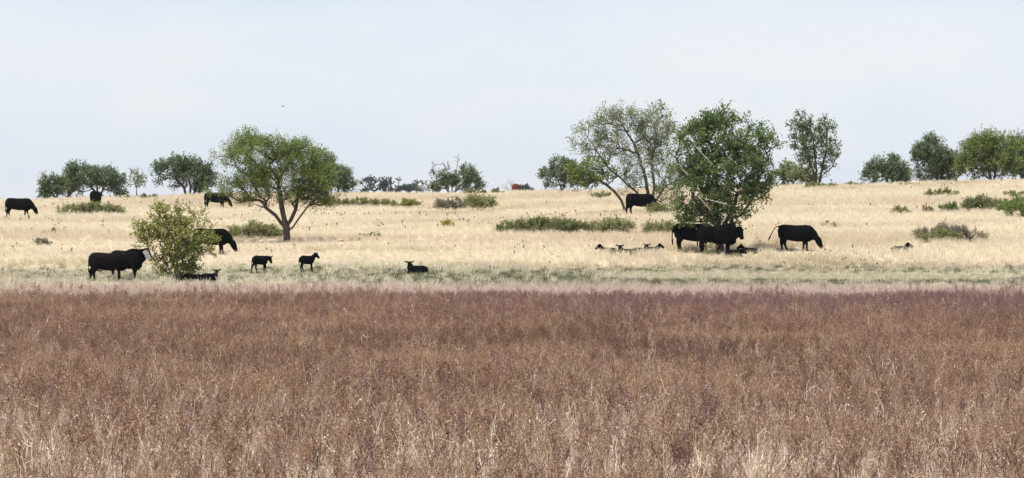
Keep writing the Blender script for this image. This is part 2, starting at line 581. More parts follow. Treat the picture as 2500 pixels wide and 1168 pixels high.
# short greenish turf band
tp = [tuft_proto(80 + k, 30, .13, .17, .011, M['turf'], 0) for k in range(4)]
x, y = field(192, 220, 13, 5.0, keep=lambda x, y: (.32 + .68 * smooth01((x + 20) / 22.0)) * smooth01((vnoise(x, y, .18, .5, 5) - .2) / .35) * smooth01((y - 193) / 5) * smooth01((219 - y) / 6))
do_scatter('green_turf', x, y, .6, 1.5, tp, 'short grey green grass in a band below the straw')

# straw coloured pasture
gp = [tuft_proto(90 + k, 46, .34, .2, .011, M['straw'], .3, .3) for k in range(5)]
def keep_straw(x, y):
    yy = y + 7 * (vnoise(x, y, .1, 1, 6) - .5)
    a = smooth01((yy - 207) / 12.0)
    return np.maximum(a, (.30 - .16 * smooth01((x + 20) / 22.0)) * smooth01((y - 186) / 8.0))
x, y = field(186, 342, 4.4, 6.0, keep=keep_straw)
sf = .60 + .6 * vnoise(x, y, .12, .5, 9)
for hpx, hrow, wpx, fac in ((1690, 622, 60, .62), (1760, 620, 50, .62), (1942, 616, 60, .66), (514, 624, 50, .62), (45, 532, 50, .6), (1562, 525, 50, .7), (527, 513, 45, .6),
                            (1500, 629, 55, 1.3), (1575, 625, 40, 1.3), (2196, 621, 40, 1.2), (1800, 624, 50, .8), (701, 595, 15, .7), (635, 669, 34, .5), (749, 667, 34, .5), (495, 688, 44, .5), (1018, 670, 36, .6), (285, 688, 75, .6), (1790, 629, 40, .7)):
    gx, gy, _ = ground_at(hpx, hrow)
    k = (np.abs(x - gx) < wpx * gy / F) & (np.abs(y - gy + 1.2) < 3.0)
    sf = np.where(k, fac * (.85 + .3 * rng.random(len(x))), sf)
do_scatter('straw_grass', x, y, .7, 1.2, gp, 'pale dry straw grass covering the slope up to the ridge', sfield=sf)
hp = [head_proto(110 + k, .62, M['seedhead']) for k in range(4)]
x, y = field(205, 336, .10, 6.0, keep=lambda x, y: smooth01((vnoise(x, y, .09, .6, 11) - .35) / .3))
do_scatter('seed_heads', x, y, .6, 1.1, hp, 'scattered dead dark flower heads above the straw grass')


# ------------------------------------------------------------------ trees
def tubes_mesh(name, segs, sides=6):
    """segs: (p0, r0, p1, r1); each a tapered frustum"""
    V, Q = [], []
    ang = np.linspace(0, 2 * np.pi, sides, endpoint=False)
    ca, sa = np.cos(ang), np.sin(ang)
    for p0, r0, p1, r1 in segs:
        d = p1 - p0
        ln = np.linalg.norm(d)
        if ln < 1e-5: continue
        d = d / ln
        a = np.array([0, 1., 0]) if abs(d[1]) < .9 else np.array([1., 0, 0])
        u = np.cross(d, a); u /= np.linalg.norm(u)
        v = np.cross(d, u)
        ring = ca[:, None] * u + sa[:, None] * v
        s = len(V)
        V.extend(p0 - d * r0 * .2 + ring * r0); V.extend(p1 + d * r1 * .2 + ring * r1)
        for i in range(sides):
            j = (i + 1) % sides
            Q.append((s + i, s + j, s + sides + j, s + sides + i))
    me = mesh_from(name, np.array(V), np.array(Q))
    me.polygons.foreach_set('use_smooth', np.ones(len(me.polygons), bool))
    return me


def leaves_mesh(name, P, D, size, r, flat=.5):
    n = len(P)
    up = np.array([0, 0, 1.0])
    nrm = r.normal(0, 1, (n, 3)); nrm[:, 2] += flat * 2
    D = D + r.normal(0, .6, (n, 3)); D /= np.linalg.norm(D, axis=1)[:, None]
    S = np.cross(D, nrm); S /= (np.linalg.norm(S, axis=1)[:, None] + 1e-9)
    L = size * r.uniform(.6, 1.5, n)[:, None]; W = L * r.uniform(.42, .65, n)[:, None]
    V = np.stack([P, P + D * L * .45 + S * W * .5, P + D * L, P + D * L * .45 - S * W * .5], 1).reshape(-1, 3)
    Q = np.arange(4 * n).reshape(n, 4)
    return mesh_from(name, V, Q)


def grow(base, limbs, clusters, r, tip=.010, jitter=.12, expo=1.0, rmax=.2):
    """branches: given limbs first, then every cluster joined to the cheapest node. Returns segments with radii"""
    P = [np.array(base)]; par = [-1]; pl = [0.0]

    def add(p, k):
        P.append(np.array(p)); par.append(k); pl.append(pl[k] + np.linalg.norm(P[-1] - P[k])); return len(P) - 1
    for lb in limbs:
        d = [np.linalg.norm(np.array(lb[0]) - q) for q in P]
        k = int(np.argmin(d))
        for p in (lb if d[k] > 1e-3 else lb[1:]):
            q = np.array(p); n = max(1, int(np.linalg.norm(q - P[k]) / .5))
            p0 = P[k]
            for i in range(1, n + 1):
                t = i / n
                k = add(p0 + (q - p0) * t + (r.normal(0, .03, 3) if i < n else 0), k)
    nl = len(P)
    minz = P[0][2] + .12 * (max(p[2] for p in P) - P[0][2])
    order = np.argsort([np.linalg.norm(c - P[0]) for c in clusters])
    ends = []
    for i in order:
        c = clusters[i]
        A = np.array(P); dist = np.linalg.norm(A - c, axis=1) + .28 * np.array(pl)
        dist += np.where(A[:, 2] > c[2] + .3, .6 * (A[:, 2] - c[2]), 0) + np.where(A[:, 2] < minz, 1.0, 0)
        k = int(np.argmin(dist))
        p0 = P[k]; ln = np.linalg.norm(c - p0); n = max(2, int(ln / .4))
        sag = np.array([0, 0, .10 * ln])
        for j in range(1, n + 1):
            t = j / n
            q = p0 + (c - p0) * t + sag * (4 * t * (1 - t)) * r.uniform(-.3, .8) + (r.normal(0, jitter * ln / n, 3) if j < n else 0)
            k = add(q, k)
        ends.append((k, i))
    rad = np.zeros(len(P)); kids = np.zeros(len(P))
    for k in range(len(P) - 1, 0, -1):
        rad[k] = max(rad[k], tip ** expo)
        rad[par[k]] += rad[k]
    rad = tip + (rmax - tip) * (rad / rad[0]) ** .52
    return P, par, rad, ends


def in_blobs(r, blobs, n, depth, shell=.35):
    """points inside the union of ellipsoids, more of them towards the outside"""
    wts = np.array([b[2] * b[3] * (b[4] if len(b) > 4 else 1.0) for b in blobs]); wts = wts / wts.sum()
    out_ = []
    for k in r.choice(len(blobs), n, p=wts):
        b = blobs[k]
        v = r.normal(0, 1, 3); v /= np.linalg.norm(v)
        q = v * (r.random() ** shell)
        out_.append((b[0] + q[0] * b[2], q[1] * min(b[2], b[3] * 1.6) * depth, b[1] + q[2] * b[3]))
    return np.array(out_)


def tree(label, pos, bpx, blobs, limbs=(), ncl=70, lpc=90, leaf=5.0, mat='leaf_mid', bark='bark', depth=.9, seed=1, cl=22,
         cat='tree', name='tree', group=None, dead=None, tip=.010, rmax=.16, names=('trunk', 'crown'), sparse=0.0, sprayz=.35, sat=True):
    """blobs (cx, cy, rx, ry, weight) and limbs in photo pixels, turned to metres at the tree's own distance"""
    r = np.random.default_rng(seed)
    X, Y, Z = pos
    k = Y / F
    bx, by = bpx
    cv = lambda p: np.array([(p[0] - bx) * k, p[2] * k if len(p) > 2 else 0.0, (by - p[1]) * k])
    B = [((b[0] - bx) * k, (by - b[1]) * k, b[2] * k, b[3] * k, b[4] if len(b) > 4 else 1.0) for b in blobs]
    if sat:                                     # small satellite lobes break up the outline
        for b in list(B):
            for q in range(2):
                a = r.uniform(-.5, 3.6); f = r.uniform(.30, .48)
                B.append((b[0] + math.cos(a) * b[2] * .95, b[1] + math.sin(a) * b[3] * .95, b[2] * f, b[3] * f, b[4] * 1.1))
    C = in_blobs(r, B, ncl, depth)
    C[:, 2] = np.maximum(C[:, 2], .06)
    LB = [[cv(p) for p in lb] for lb in limbs]
    base = np.array([0, 0, -.08])
    P, par, rad, ends = grow(base, LB, list(C), r, tip, rmax=rmax)
    root = empty(name, (X, Y, Z))
    tag(root, label, cat, group)
    kid = np.zeros(len(P))
    for i in range(1, len(P)):
        kid[par[i]] = max(kid[par[i]], rad[i])
    endr = np.where(kid > 0, np.minimum(rad, kid * 1.25), rad)
    segs = [(P[par[i]], min(endr[par[i]], rad[i] * 1.3) if par[i] != 0 else rad[i] * 1.4, P[i], endr[i]) for i in range(1, len(P))]
    link(names[0], tubes_mesh(names[0], segs, 6), M[bark], root)
    # leafy sprays
    LP, LD = [], []
    cr = cl * k
    for kn, i in ends:
        c = P[kn]; d = c - P[par[kn]]; d /= (np.linalg.norm(d) + 1e-9)
        d = d * .8 + np.array([0, 0, sprayz]); d /= np.linalg.norm(d)
        n = max(3, int(lpc * r.uniform(.3, 1.7)))
        if r.random() < sparse: n = int(n * .2)
        nt_ = max(3, n // 12)
        for q in range(nt_):
            td = d + r.normal(0, .75, 3); td /= np.linalg.norm(td)
            m = n // nt_
            t = r.uniform(0, 1, m) ** .8
            pts = c + td * (t * cr * r.uniform(.7, 1.35))[:, None] + r.normal(0, cr * .13, (m, 3))
            LP.append(pts); LD.append(np.repeat(td[None], m, 0))
    LP = np.concatenate(LP); LD = np.concatenate(LD)
    LP[:, 2] = np.maximum(LP[:, 2], .02)
    link(names[1], leaves_mesh(names[1], LP, LD, leaf * k, r), M[mat], root)
    for db in (dead or ()):
        pts = [cv(p) for p in db]
        dr = [max(.012, .05 - .035 * i / (len(pts) - 1)) for i in range(len(pts))]
        sg = [(pts[i], dr[i], pts[i + 1], dr[i + 1]) for i in range(len(pts) - 1)]
        for i in range(1, len(pts)):
            e = pts[i] + np.array([r.uniform(-.2, .2), r.uniform(-.1, .3), r.uniform(.05, .25)])
            sg.append((pts[i], .014, e, .007))
        o = link('dead_branch', tubes_mesh('dead_branch', sg, 5), M['dead'], root)
        o['label'] = 'bare bleached branch'
    return root


def bare_tree(label, pos, bpx, limbs, tips, seed=1, bark='dead', tip=.012, cat='dead tree', name='dead_tree', spread=14):
    r = np.random.default_rng(seed)
    X, Y, Z = pos; k = Y / F; bx, by = bpx
    cv = lambda p: np.array([(p[0] - bx) * k, (r.uniform(-.4, .4) if len(p) < 3 else p[2] * k), (by - p[1]) * k])
    C = []
    for t in tips:
        for q in range(8):
            C.append(cv(t) + r.normal(0, spread * k * .5, 3))
    P, par, rad, ends = grow(np.array([0, 0, -.08]), [[cv(p) for p in lb] for lb in limbs], C, r, tip, rmax=tip * 5)
    root = empty(name, (X, Y, Z)); tag(root, label, cat)
    segs = [(P[par[i]], rad[i], P[i], rad[i]) for i in range(1, len(P))]
    link('trunk', tubes_mesh('trunk', segs, 5), M[bark], root)
    return root


def bush(label, px0, px1, top, bot, mat='leaf_olive', seed=1, Y=None, ncl=None, lpc=46, leaf=3.5, group='low shrubs scattered over the pasture', hum=None, bark='bark_pale', name='shrub'):
    cxp = (px0 + px1) / 2
    pos = ground_at(cxp, bot) if Y is None else at(cxp, Y)
    by = bot if Y is None else CY - (pos[2] - EYE) * F / Y
    wd, ht = px1 - px0, bot - top
    r = random.Random(seed)
    blobs = []
    n = max(1, int(round(wd / (ht * 1.1))))
    ins = min(7.0, wd * .10)
    px0, px1, wd = px0 + ins, px1 - ins, wd - 2 * ins
    for i in range(n):
        f = (i + .5) / n
        cx = px0 + wd * f
        env = 1 - .55 * abs(2 * f - 1) ** 2 if hum is None else hum[min(len(hum) - 1, int(f * len(hum)))]
        h = ht * env * r.uniform(.85, 1.08)
        blobs.append((cx, bot - h * .45, max(wd / n * .72, 4), h * .45))
    ncl = ncl or int(max(12, wd * ht / 38))
    return tree(label, pos, (cxp, by), blobs, (), min(ncl, 150), int(lpc * 1.7), leaf, mat, bark, depth=.8, seed=seed, cl=max(5, min(13, ht * .35)),
                cat='shrub', name=name, group=group, tip=.006, rmax=.03, names=('stems', 'foliage'), sprayz=.9, sat=False)


# --- the two big trees, the broad left one
tree('broad spreading green tree with a forked brown trunk standing alone on the straw slope', ground_at(701, 593), (701, 593),
     [(635, 388, 88, 52), (600, 365, 58, 30, .7), (560, 385, 36, 24, .8), (660, 352, 45, 22), (740, 400, 62, 48), (770, 440, 48, 44), (720, 370, 26, 22),
      (675, 450, 105, 42, 1.1), (590, 450, 58, 36, .75), (560, 470, 40, 18, .6), (574, 488, 32, 12, .7), (770, 478, 48, 26), (640, 480, 50, 22, .6), (800, 420, 20, 28, .7), (705, 488, 58, 15, .6), (770, 492, 40, 16, .8), (640, 490, 40, 14, .6)],
     [[(701, 593), (699, 553)], [(699, 553), (694, 536), (687, 505, 8), (683, 470, 12), (670, 420, 15)], [(699, 560), (687, 546), (673, 526, -12), (653, 510, -20), (625, 500, -25)],
      [(700, 553), (711, 536), (721, 512, 15), (727, 480, 22), (740, 430, 25)], [(701, 565), (714, 557), (731, 533, -15), (755, 502, -30), (775, 480, -30)]],
     ncl=295, lpc=195, leaf=3.7, mat='leaf_mid', seed=11, cl=24, rmax=.205)

# --- airy tree and its neighbour in the centre right
tree('tall airy pale green tree with several thin stems beside the dense tree', ground_at(1590, 519), (1590, 519),
     [(1470, 288, 48, 20, .7), (1440, 330, 40, 24, .5), (1530, 296, 60, 28, .9), (1595, 320, 42, 46, 1.2), (1560, 375, 62, 52, 1.0), (1500, 362, 55, 36, .6), (1610, 420, 40, 55, 1.0),
      (1470, 395, 46, 30, .6), (1545, 440, 45, 30, .5), (1610, 470, 30, 30, .6), (1420, 350, 24, 16, .4)],
     [[(1590, 519), (1584, 480), (1572, 420), (1548, 350, 10), (1520, 305, 14)], [(1592, 519), (1598, 460, -6), (1592, 400, -12), (1602, 330, -12)],
      [(1586, 505), (1560, 477, -8), (1520, 440, -14), (1478, 402, -14), (1445, 350, -10)], [(1588, 505), (1615, 470, 8), (1628, 420, 12)]],
     ncl=260, lpc=95, leaf=3.9, mat='leaf_pale', seed=12, cl=25, depth=.7, rmax=.17)
tree('slender leaning tree with a bent thin trunk left of the airy tree', ground_at(1528, 521), (1528, 521),
     [(1450, 425, 42, 36), (1425, 440, 26, 22), (1480, 440, 34, 18, .6)],
     [[(1528, 521), (1517, 490), (1500, 468), (1482, 453), (1462, 440)]], ncl=55, lpc=80, leaf=5.4, mat='leaf_mid', seed=13, cl=20, rmax=.09)
tree('dense rounded tree with pale dead branches shading two black cattle', ground_at(1757, 618.5), (1757, 618.5),
     [(1738, 296, 30, 28, .9), (1790, 330, 70, 52), (1700, 368, 58, 50, 1.2), (1715, 445, 55, 45, 1.2), (1825, 380, 54, 62), (1770, 420, 95, 62, 1.1), (1680, 428, 42, 46), (1852, 445, 36, 40),
      (1735, 500, 75, 34, .9), (1800, 490, 52, 42), (1700, 525, 46, 18, .7), (1745, 540, 66, 17, 1.3), (1790, 530, 44, 24, .9), (1700, 538, 40, 12, .7), (1850, 400, 34, 40), (1655, 380, 20, 20, .5), (1830, 480, 36, 36, .7)],
     [[(1757, 618.5), (1757, 575), (1748, 520, 10), (1757, 470, 26), (1744, 420, 30), (1756, 370, 24)], [(1757, 570), (1770, 545, -8), (1790, 510, -12), (1800, 470, -14)], [(1752, 560), (1725, 520, -20), (1695, 490, -26)],
      [(1753, 520), (1710, 460, 18), (1690, 410, 22)]],
     ncl=330, lpc=120, leaf=5.6, mat='leaf_dark', seed=14, cl=24, rmax=.24,
     dead=[[(1735, 403, -84), (1722, 390, -100), (1706, 375, -106), (1691, 356, -104)], [(1676, 428, -80), (1667, 420, -86), (1660, 414, -88)], [(1770, 500, -70), (1745, 494, -84), (1722, 488, -86)], [(1730, 512, -70), (1705, 486, -86), (1693, 474, -86)]])
tree('yellow green multi-stemmed bush tree beside the white-faced animal', ground_at(432, 685), (432, 685),
     [(420, 530, 52, 28), (465, 545, 48, 34), (395, 575, 52, 34), (450, 595, 56, 34), (355, 570, 34, 20, .7), (350, 600, 30, 16, .5), (500, 580, 24, 24, .8), (430, 664, 38, 18, 1.2), (385, 520, 24, 18, .5), (402, 630, 34, 26, .9), (462, 628, 32, 26, .9), (430, 610, 40, 26, .8)],
     [[(432, 685), (422, 640, 5), (405, 600, 8)], [(434, 685), (445, 640, -5), (460, 590, -8)], [(430, 685), (408, 650, -8), (385, 620, -12)], [(436, 685), (462, 640, 10), (480, 600, 14)],
      [(432, 685), (432, 630, 12), (430, 570, 14)]],
     ncl=270, lpc=52, leaf=5.4, mat='leaf_yellow', bark='bark', seed=15, cl=18, rmax=.055, cat='tree', tip=.008)

# --- trees along the ridge
RG = 'trees standing along the ridge'


def ridge(label, px, Y, blobs, limbs=(), **kw):
    pos = at(px, Y)
    by = CY - (pos[2] - EYE) * F / Y
    return tree(label, pos, (px, by), blobs, limbs, group=RG, **kw)


ridge('small dark tree leftmost on the ridge under a bare pale tree', 130, 345, [(128, 458, 22, 26), (115, 472, 14, 14)], ncl=40, lpc=140, leaf=4.1, mat='leaf_ridge', seed=21, cl=14)
ridge('light green bushy tree squeezed between two dark ridge trees', 165, 346, [(163, 452, 22, 26), (175, 440, 14, 16)], ncl=36, lpc=140, leaf=4.1, mat='leaf_mid', seed=22, cl=14)
ridge('wide domed dark tree above the brown cow on the ridge', 238, 342,
      [(225, 432, 55, 24), (195, 430, 30, 20), (255, 435, 34, 24), (275, 455, 26, 24), (195, 462, 30, 18, .6), (245, 455, 40, 16, .6), (295, 475, 10, 8)],
      [[(238, 488), (230, 465), (205, 440)], [(240, 488), (252, 462), (262, 440)], [(238, 480), (236, 450)]], ncl=120, lpc=131, leaf=4.1, mat='leaf_ridge', seed=23, cl=17)
ridge('thin pale sapling with a sparse crown beside the domed tree', 334, 336, [(334, 440, 20, 18), (322, 435, 10, 10), (346, 445, 10, 12)], [[(334, 485), (333, 462), (330, 445)]], ncl=26, lpc=26, leaf=5, mat='leaf_pale', bark='bark_pale', seed=24, cl=14, tip=.006, rmax=.05)
ridge('wind-swept dark tree leaning left behind the broad tree', 458, 343,
      [(430, 405, 38, 20), (400, 415, 20, 20), (450, 420, 42, 26), (480, 440, 32, 30), (420, 445, 30, 18, .6), (498, 462, 14, 20)],
      [[(458, 490), (450, 460), (425, 430)], [(462, 490), (465, 455), (455, 420)], [(466, 490), (480, 460), (485, 435)]], ncl=120, lpc=131, leaf=4.1, mat='leaf_ridge', seed=25, cl=18)
ridge('dark dense tree half hidden behind the broad tree', 810, 350, [(800, 430, 38, 44), (830, 448, 26, 30), (780, 415, 30, 34), (845, 462, 14, 14)], ncl=100, lpc=157, leaf=4.1, mat='leaf_ridge', seed=26, cl=18)
ridge('clump of dark twiggy trees under tall bare dead branches', 1100, 352,
      [(1075, 440, 26, 26), (1050, 455, 18, 14), (1085, 455, 34, 16), (1125, 438, 26, 24), (1150, 425, 20, 20), (1165, 450, 14, 18), (1140, 455, 30, 16)],
      [[(1100, 480), (1085, 450), (1072, 430)], [(1102, 480), (1125, 450), (1148, 425)], [(1102, 480), (1150, 462), (1168, 448)]], ncl=95, lpc=122, leaf=4.1, mat='leaf_ridge', seed=27, cl=14, bark='bark_pale', sparse=.3)
bare_tree('tall grey dead branches rising out of the dark tree clump', at(1104, 353), (1104, CY - (at(1104, 353)[2] - EYE) * F / 353), [[(1104, 470), (1100, 440), (1090, 415), (1084, 400)], [(1104, 460), (1112, 430), (1117, 395)]],
          [(1078, 400), (1092, 398), (1060, 400), (1117, 388), (1098, 408)], seed=3, bark='bark_pale', spread=9)
ridge('small leafy tree left of the leaning tree', 1372, 338, [(1365, 410, 26, 18), (1345, 430, 20, 14), (1372, 435, 32, 22), (1395, 420, 16, 22), (1340, 452, 14, 5, .5)], [[(1372, 470), (1362, 440), (1352, 425)], [(1372, 470), (1380, 440), (1392, 420)]], ncl=70, lpc=113, leaf=4.1, mat='leaf_ridge', seed=28, cl=15, rmax=.08, sat=False)
ridge('tall upright grey green tree with fanned stems right of the dense tree', 1994, 338,
      [(1958, 305, 28, 28), (2012, 318, 24, 34), (1950, 345, 20, 28), (1992, 360, 46, 44), (2028, 380, 24, 34), (1970, 398, 34, 26), (2020, 415, 24, 20, .7), (1975, 330, 24, 28)],
      [[(1992, 455), (1986, 420), (1966, 370), (1950, 310)], [(1994, 455), (1992, 400), (1985, 330)], [(1998, 455), (2006, 415), (2018, 360), (2016, 305)], [(1990, 440), (1955, 405), (1940, 385)], [(1998, 440), (2030, 410), (2042, 385)]],
      ncl=170, lpc=52, leaf=5.4, mat='leaf_ridge', seed=29, cl=16, sparse=.3, depth=.75, sat=False)
ridge('faint pale green tree peeping out right of the dense tree', 1915, 400, [(1912, 425, 20, 20), (1928, 435, 18, 14)], ncl=34, lpc=50, leaf=7, mat='leaf_pale', seed=30, cl=16)
ridge('faint low tree at the foot of the tall upright tree', 1960, 398, [(1958, 430, 22, 16), (1975, 435, 12, 12)], ncl=30, lpc=50, leaf=7, mat='leaf_pale', seed=31, cl=15)
ridge('low rounded tree standing alone on the right of the ridge', 2172, 346, [(2165, 408, 32, 20), (2145, 425, 26, 22), (2185, 430, 32, 18), (2205, 436, 16, 10), (2165, 430, 40, 14)],
      [[(2172, 455), (2160, 430), (2150, 412)], [(2174, 455), (2188, 430)]], ncl=95, lpc=122, leaf=4.1, mat='leaf_ridge', seed=32, cl=16)
ridge('dark feathery tree left of the brown leafless one', 2290, 342, [(2275, 365, 30, 26), (2255, 385, 22, 22), (2285, 395, 38, 32), (2265, 425, 32, 20), (2310, 420, 30, 26)],
      [[(2290, 452), (2285, 420), (2270, 380)], [(2294, 452), (2302, 415), (2295, 380)]], ncl=140, lpc=131, leaf=4.1, mat='leaf_ridge', seed=33, cl=18)
ridge('brownish thin tree between the two dark right-hand trees', 2333, 347, [(2330, 385, 20, 22), (2340, 410, 22, 24)], ncl=40, lpc=80, leaf=4.1, mat='leaf_grey', seed=34, cl=16, bark='bark_pale')
ridge('large dark tree spreading at the right edge of the picture', 2420, 340, [(2415, 350, 34, 24), (2375, 365, 28, 22), (2450, 365, 40, 30), (2410, 390, 56, 34), (2370, 410, 30, 26), (2440, 410, 50, 26)],
      [[(2420, 450), (2415, 415), (2395, 370)], [(2424, 450), (2432, 410), (2440, 370)], [(2418, 440), (2385, 410), (2370, 385)]], ncl=190, lpc=140, leaf=4.1, mat='leaf_mid', seed=35, cl=19)
ridge('last dark tree cut by the right edge behind the large one', 2500, 345, [(2490, 365, 32, 30), (2510, 395, 50, 34), (2480, 415, 36, 22)], [[(2500, 450), (2495, 415), (2490, 380)]], ncl=120, lpc=140, leaf=4.1, mat='leaf_ridge', seed=36, cl=19)
bare_tree('bare pale tree leftmost on the ridge', at(108, 350), (108, CY - (at(108, 350)[2] - EYE) * F / 350), [[(108, 480), (106, 450), (104, 430)], [(108, 465), (114, 440)]], [(100, 422), (110, 418), (96, 438), (118, 432)], seed=5, bark='dead', spread=10)
bare_tree('pale leafless little tree beside the red cow', at(1243, 352), (1243, CY - (at(1243, 352)[2] - EYE) * F / 352), [[(1243, 472), (1240, 458), (1238, 450)], [(1244, 470), (1248, 452)]], [(1235, 448), (1246, 442), (1250, 452), (1230, 455)], seed=6, bark='dead', spread=8, tip=.010)

# --- far trees seen over the ridge, pale with distance
def far(label, px, Y, blobs, limbs=(), **kw):
    pos = at(px, Y); by = CY - (pos[2] - EYE) * F / Y
    return tree(label, pos, (px, by), blobs, limbs, group='far hazy trees beyond the ridge', mat='leaf_far', bark='bark', tip=.05, rmax=.5, **kw)


far('far hazy tree with a flat left crest beyond the ridge', 920, 1500, [(915, 452, 20, 18), (895, 450, 12, 7), (930, 460, 26, 12)], ncl=32, lpc=46, leaf=4.4, seed=41, sparse=.25, cl=9)
far('far hazy tree with a hollow arched crown beyond the ridge', 962, 1500, [(950, 444, 16, 6), (970, 444, 12, 6), (960, 464, 26, 9), (940, 458, 8, 10)], [[(960, 480), (955, 455), (948, 446)], [(962, 480), (972, 455)]], ncl=30, lpc=40, leaf=4.4, seed=42, sparse=.25, sat=False, cl=8)
far('far low hazy tree next to the bare trunk beyond the ridge', 1003, 1500, [(1008, 462, 16, 8), (992, 466, 14, 6)], ncl=26, lpc=40, leaf=5, seed=43, cl=8)
far('tiny far bush beyond the ridge left of the hazy trees', 888, 1450, [(888, 472, 9, 5)], ncl=10, lpc=30, leaf=5, seed=44, cl=6)
far('small far hazy tree just right of the red cow', 1288, 1400, [(1288, 464, 13, 6)], ncl=16, lpc=40, leaf=5, seed=45, cl=7)
bare_tree('far bare reddish trunk sticking up beyond the ridge', at(1017, 1480), (1017, CY - (at(1017, 1480)[2] - EYE) * F / 1480), [[(1017, 470), (1018, 450), (1019, 438)]], [(1012, 442), (1024, 444)], seed=8, bark='bark', tip=.09, spread=4)


def treeline():
    r = np.random.default_rng(50)
    n = 9000
    x = r.uniform(90, 150, n); y = r.uniform(1500, 1540, n)
    h = 22.2 + 1.6 * vnoise(x, y * 0, .25, 1, 20) - (x - 90) * .018
    z = terrain(x, y) + (h - terrain(x, y)) * r.random(n) ** .7
    P = np.stack([x, y, z], 1)
    me = leaves_mesh('treeline', P, r.normal(0, 1, (n, 3)), .9, r)
    tag(link('treeline', me, M['leaf_far']), 'thin dark line of distant trees on the horizon behind the ridge', kind='stuff')


treeline()

# --- low shrubs
bush('wide olive shrub below the brown cow on the left', 142, 308, 496, 526, 'leaf_olive', 61)
bush('flat dark green shrub on the ridge under the sapling', 325, 388, 474, 492, 'leaf_dark', 62, Y=333, group='low shrubs along the ridge')
bush('grey scrubby shrub on the ridge left of the flat green one', 285, 335, 480, 494, 'leaf_olive', 63, Y=331, lpc=30, group='low shrubs along the ridge')
bush('rounded grey green shrub between the grazing cow and the broad tree', 555, 686, 543, 584, 'leaf_olive', 64)
bush('long low shrub row right of the broad tree', 800, 975, 485, 506, 'leaf_olive', 65, hum=[.9, .8, 1, .9, .8, .7])
bush('yellowish low shrub at the end of the long shrub row', 965, 1030, 485, 509, 'leaf_yellow', 66)
bush('patchy olive and grey shrub left of the rounded one', 1060, 1134, 484, 515, 'leaf_grey', 67)
bush('rounded olive shrub in front of the dark tree clump', 1132, 1208, 474, 514, 'leaf_olive', 68)
bush('small golden yellow tuft alone in the middle of the straw', 1077, 1106, 539, 559, 'leaf_gold', 69, lpc=40)
bush('long dark green shrub bank in the middle of the slope', 1214, 1458, 530, 571, 'leaf_shrub', 70, ncl=150, lpc=70, hum=[.6, .9, 1, 1, .95, .8, .7])
bush('thin olive shrub at the right end of the dark bank', 1445, 1546, 528, 573, 'leaf_olive', 71, lpc=30)
bush('sparse green shrub left of the big black cow', 1568, 1655, 540, 576, 'leaf_olive', 72)
bush('small shrub on the slope below the leaning tree', 1442, 1490, 469, 487, 'leaf_olive', 73, lpc=34)
bush('grey and green twiggy shrub above the calf on the right', 2232, 2404, 542, 591, 'leaf_grey', 74, ncl=100, lpc=44, hum=[.5, .7, .9, 1, .8, .55])
bush('green leafy clump at the left foot of the grey twiggy shrub', 2236, 2350, 560, 593, 'leaf_olive', 75, lpc=40)
bush('dark green rounded shrub near the right edge', 2350, 2452, 479, 516, 'leaf_shrub', 76)
bush('big green shrub cut by the right edge', 2450, 2530, 478, 536, 'leaf_mid', 77, ncl=90, lpc=60)
bush('small yellow green shrub left of three in a row', 2168, 2226, 504, 526, 'leaf_olive', 78, lpc=34)
bush('small grey green shrub middle of three in a row', 2246, 2276, 503, 523, 'leaf_grey', 79, lpc=34)
bush('small bright green shrub right of three in a row', 2292, 2336, 494, 519, 'leaf_mid', 80)
bush('flat olive shrub just below the right ridge trees', 2252, 2345, 462, 483, 'leaf_olive', 81, lpc=34)
bush('flat olive shrub below the ridge at the right edge', 2444, 2510, 466, 482, 'leaf_olive', 82, lpc=34)
bush('thin faded shrub on the ridge below the low rounded tree', 2190, 2250, 452, 468, 'leaf_olive', 83, Y=332, lpc=16, group='low shrubs along the ridge')
bush('olive scrub at the foot of the tall upright tree', 1948, 2050, 447, 464, 'leaf_olive', 84, Y=331, group='low shrubs along the ridge')
bush('olive scrub on the ridge right of the tall upright tree', 2058, 2115, 448, 460, 'leaf_olive', 85, Y=333, lpc=26, group='low shrubs along the ridge')
bush('small grey green plant above the cow pair on the left', 84, 130, 581, 601, 'leaf_grey', 86, lpc=30)
bush('faded yellow green patch of plants on the left slope', 96, 156, 560, 574, 'leaf_olive', 87, lpc=20)
bush('small dry green plant in the straw left of centre', 872, 935, 567, 582, 'leaf_olive', 88, lpc=16)
bush('brushy growth at the left foot of the dense tree', 1724, 1752, 592, 624, 'leaf_olive', 89, lpc=16, ncl=14, group=None)
bush('dark brushy growth around the foot of the airy tree', 1578, 1636, 494, 524, 'leaf_olive', 90, lpc=40, ncl=36, group=None)
bush('grey scrub on the ridge under the dark tree clump', 1120, 1190, 462, 477, 'leaf_olive', 91, Y=333, lpc=26, group='low shrubs along the ridge')
bush('scrub on the ridge left of the pale leafless tree', 1198, 1236, 460, 472, 'leaf_olive', 92, Y=334, lpc=26, group='low shrubs along the ridge')
bush('faint green plant in the straw right of the grazing cow', 2005, 2045, 540, 556, 'leaf_olive', 93, lpc=14)


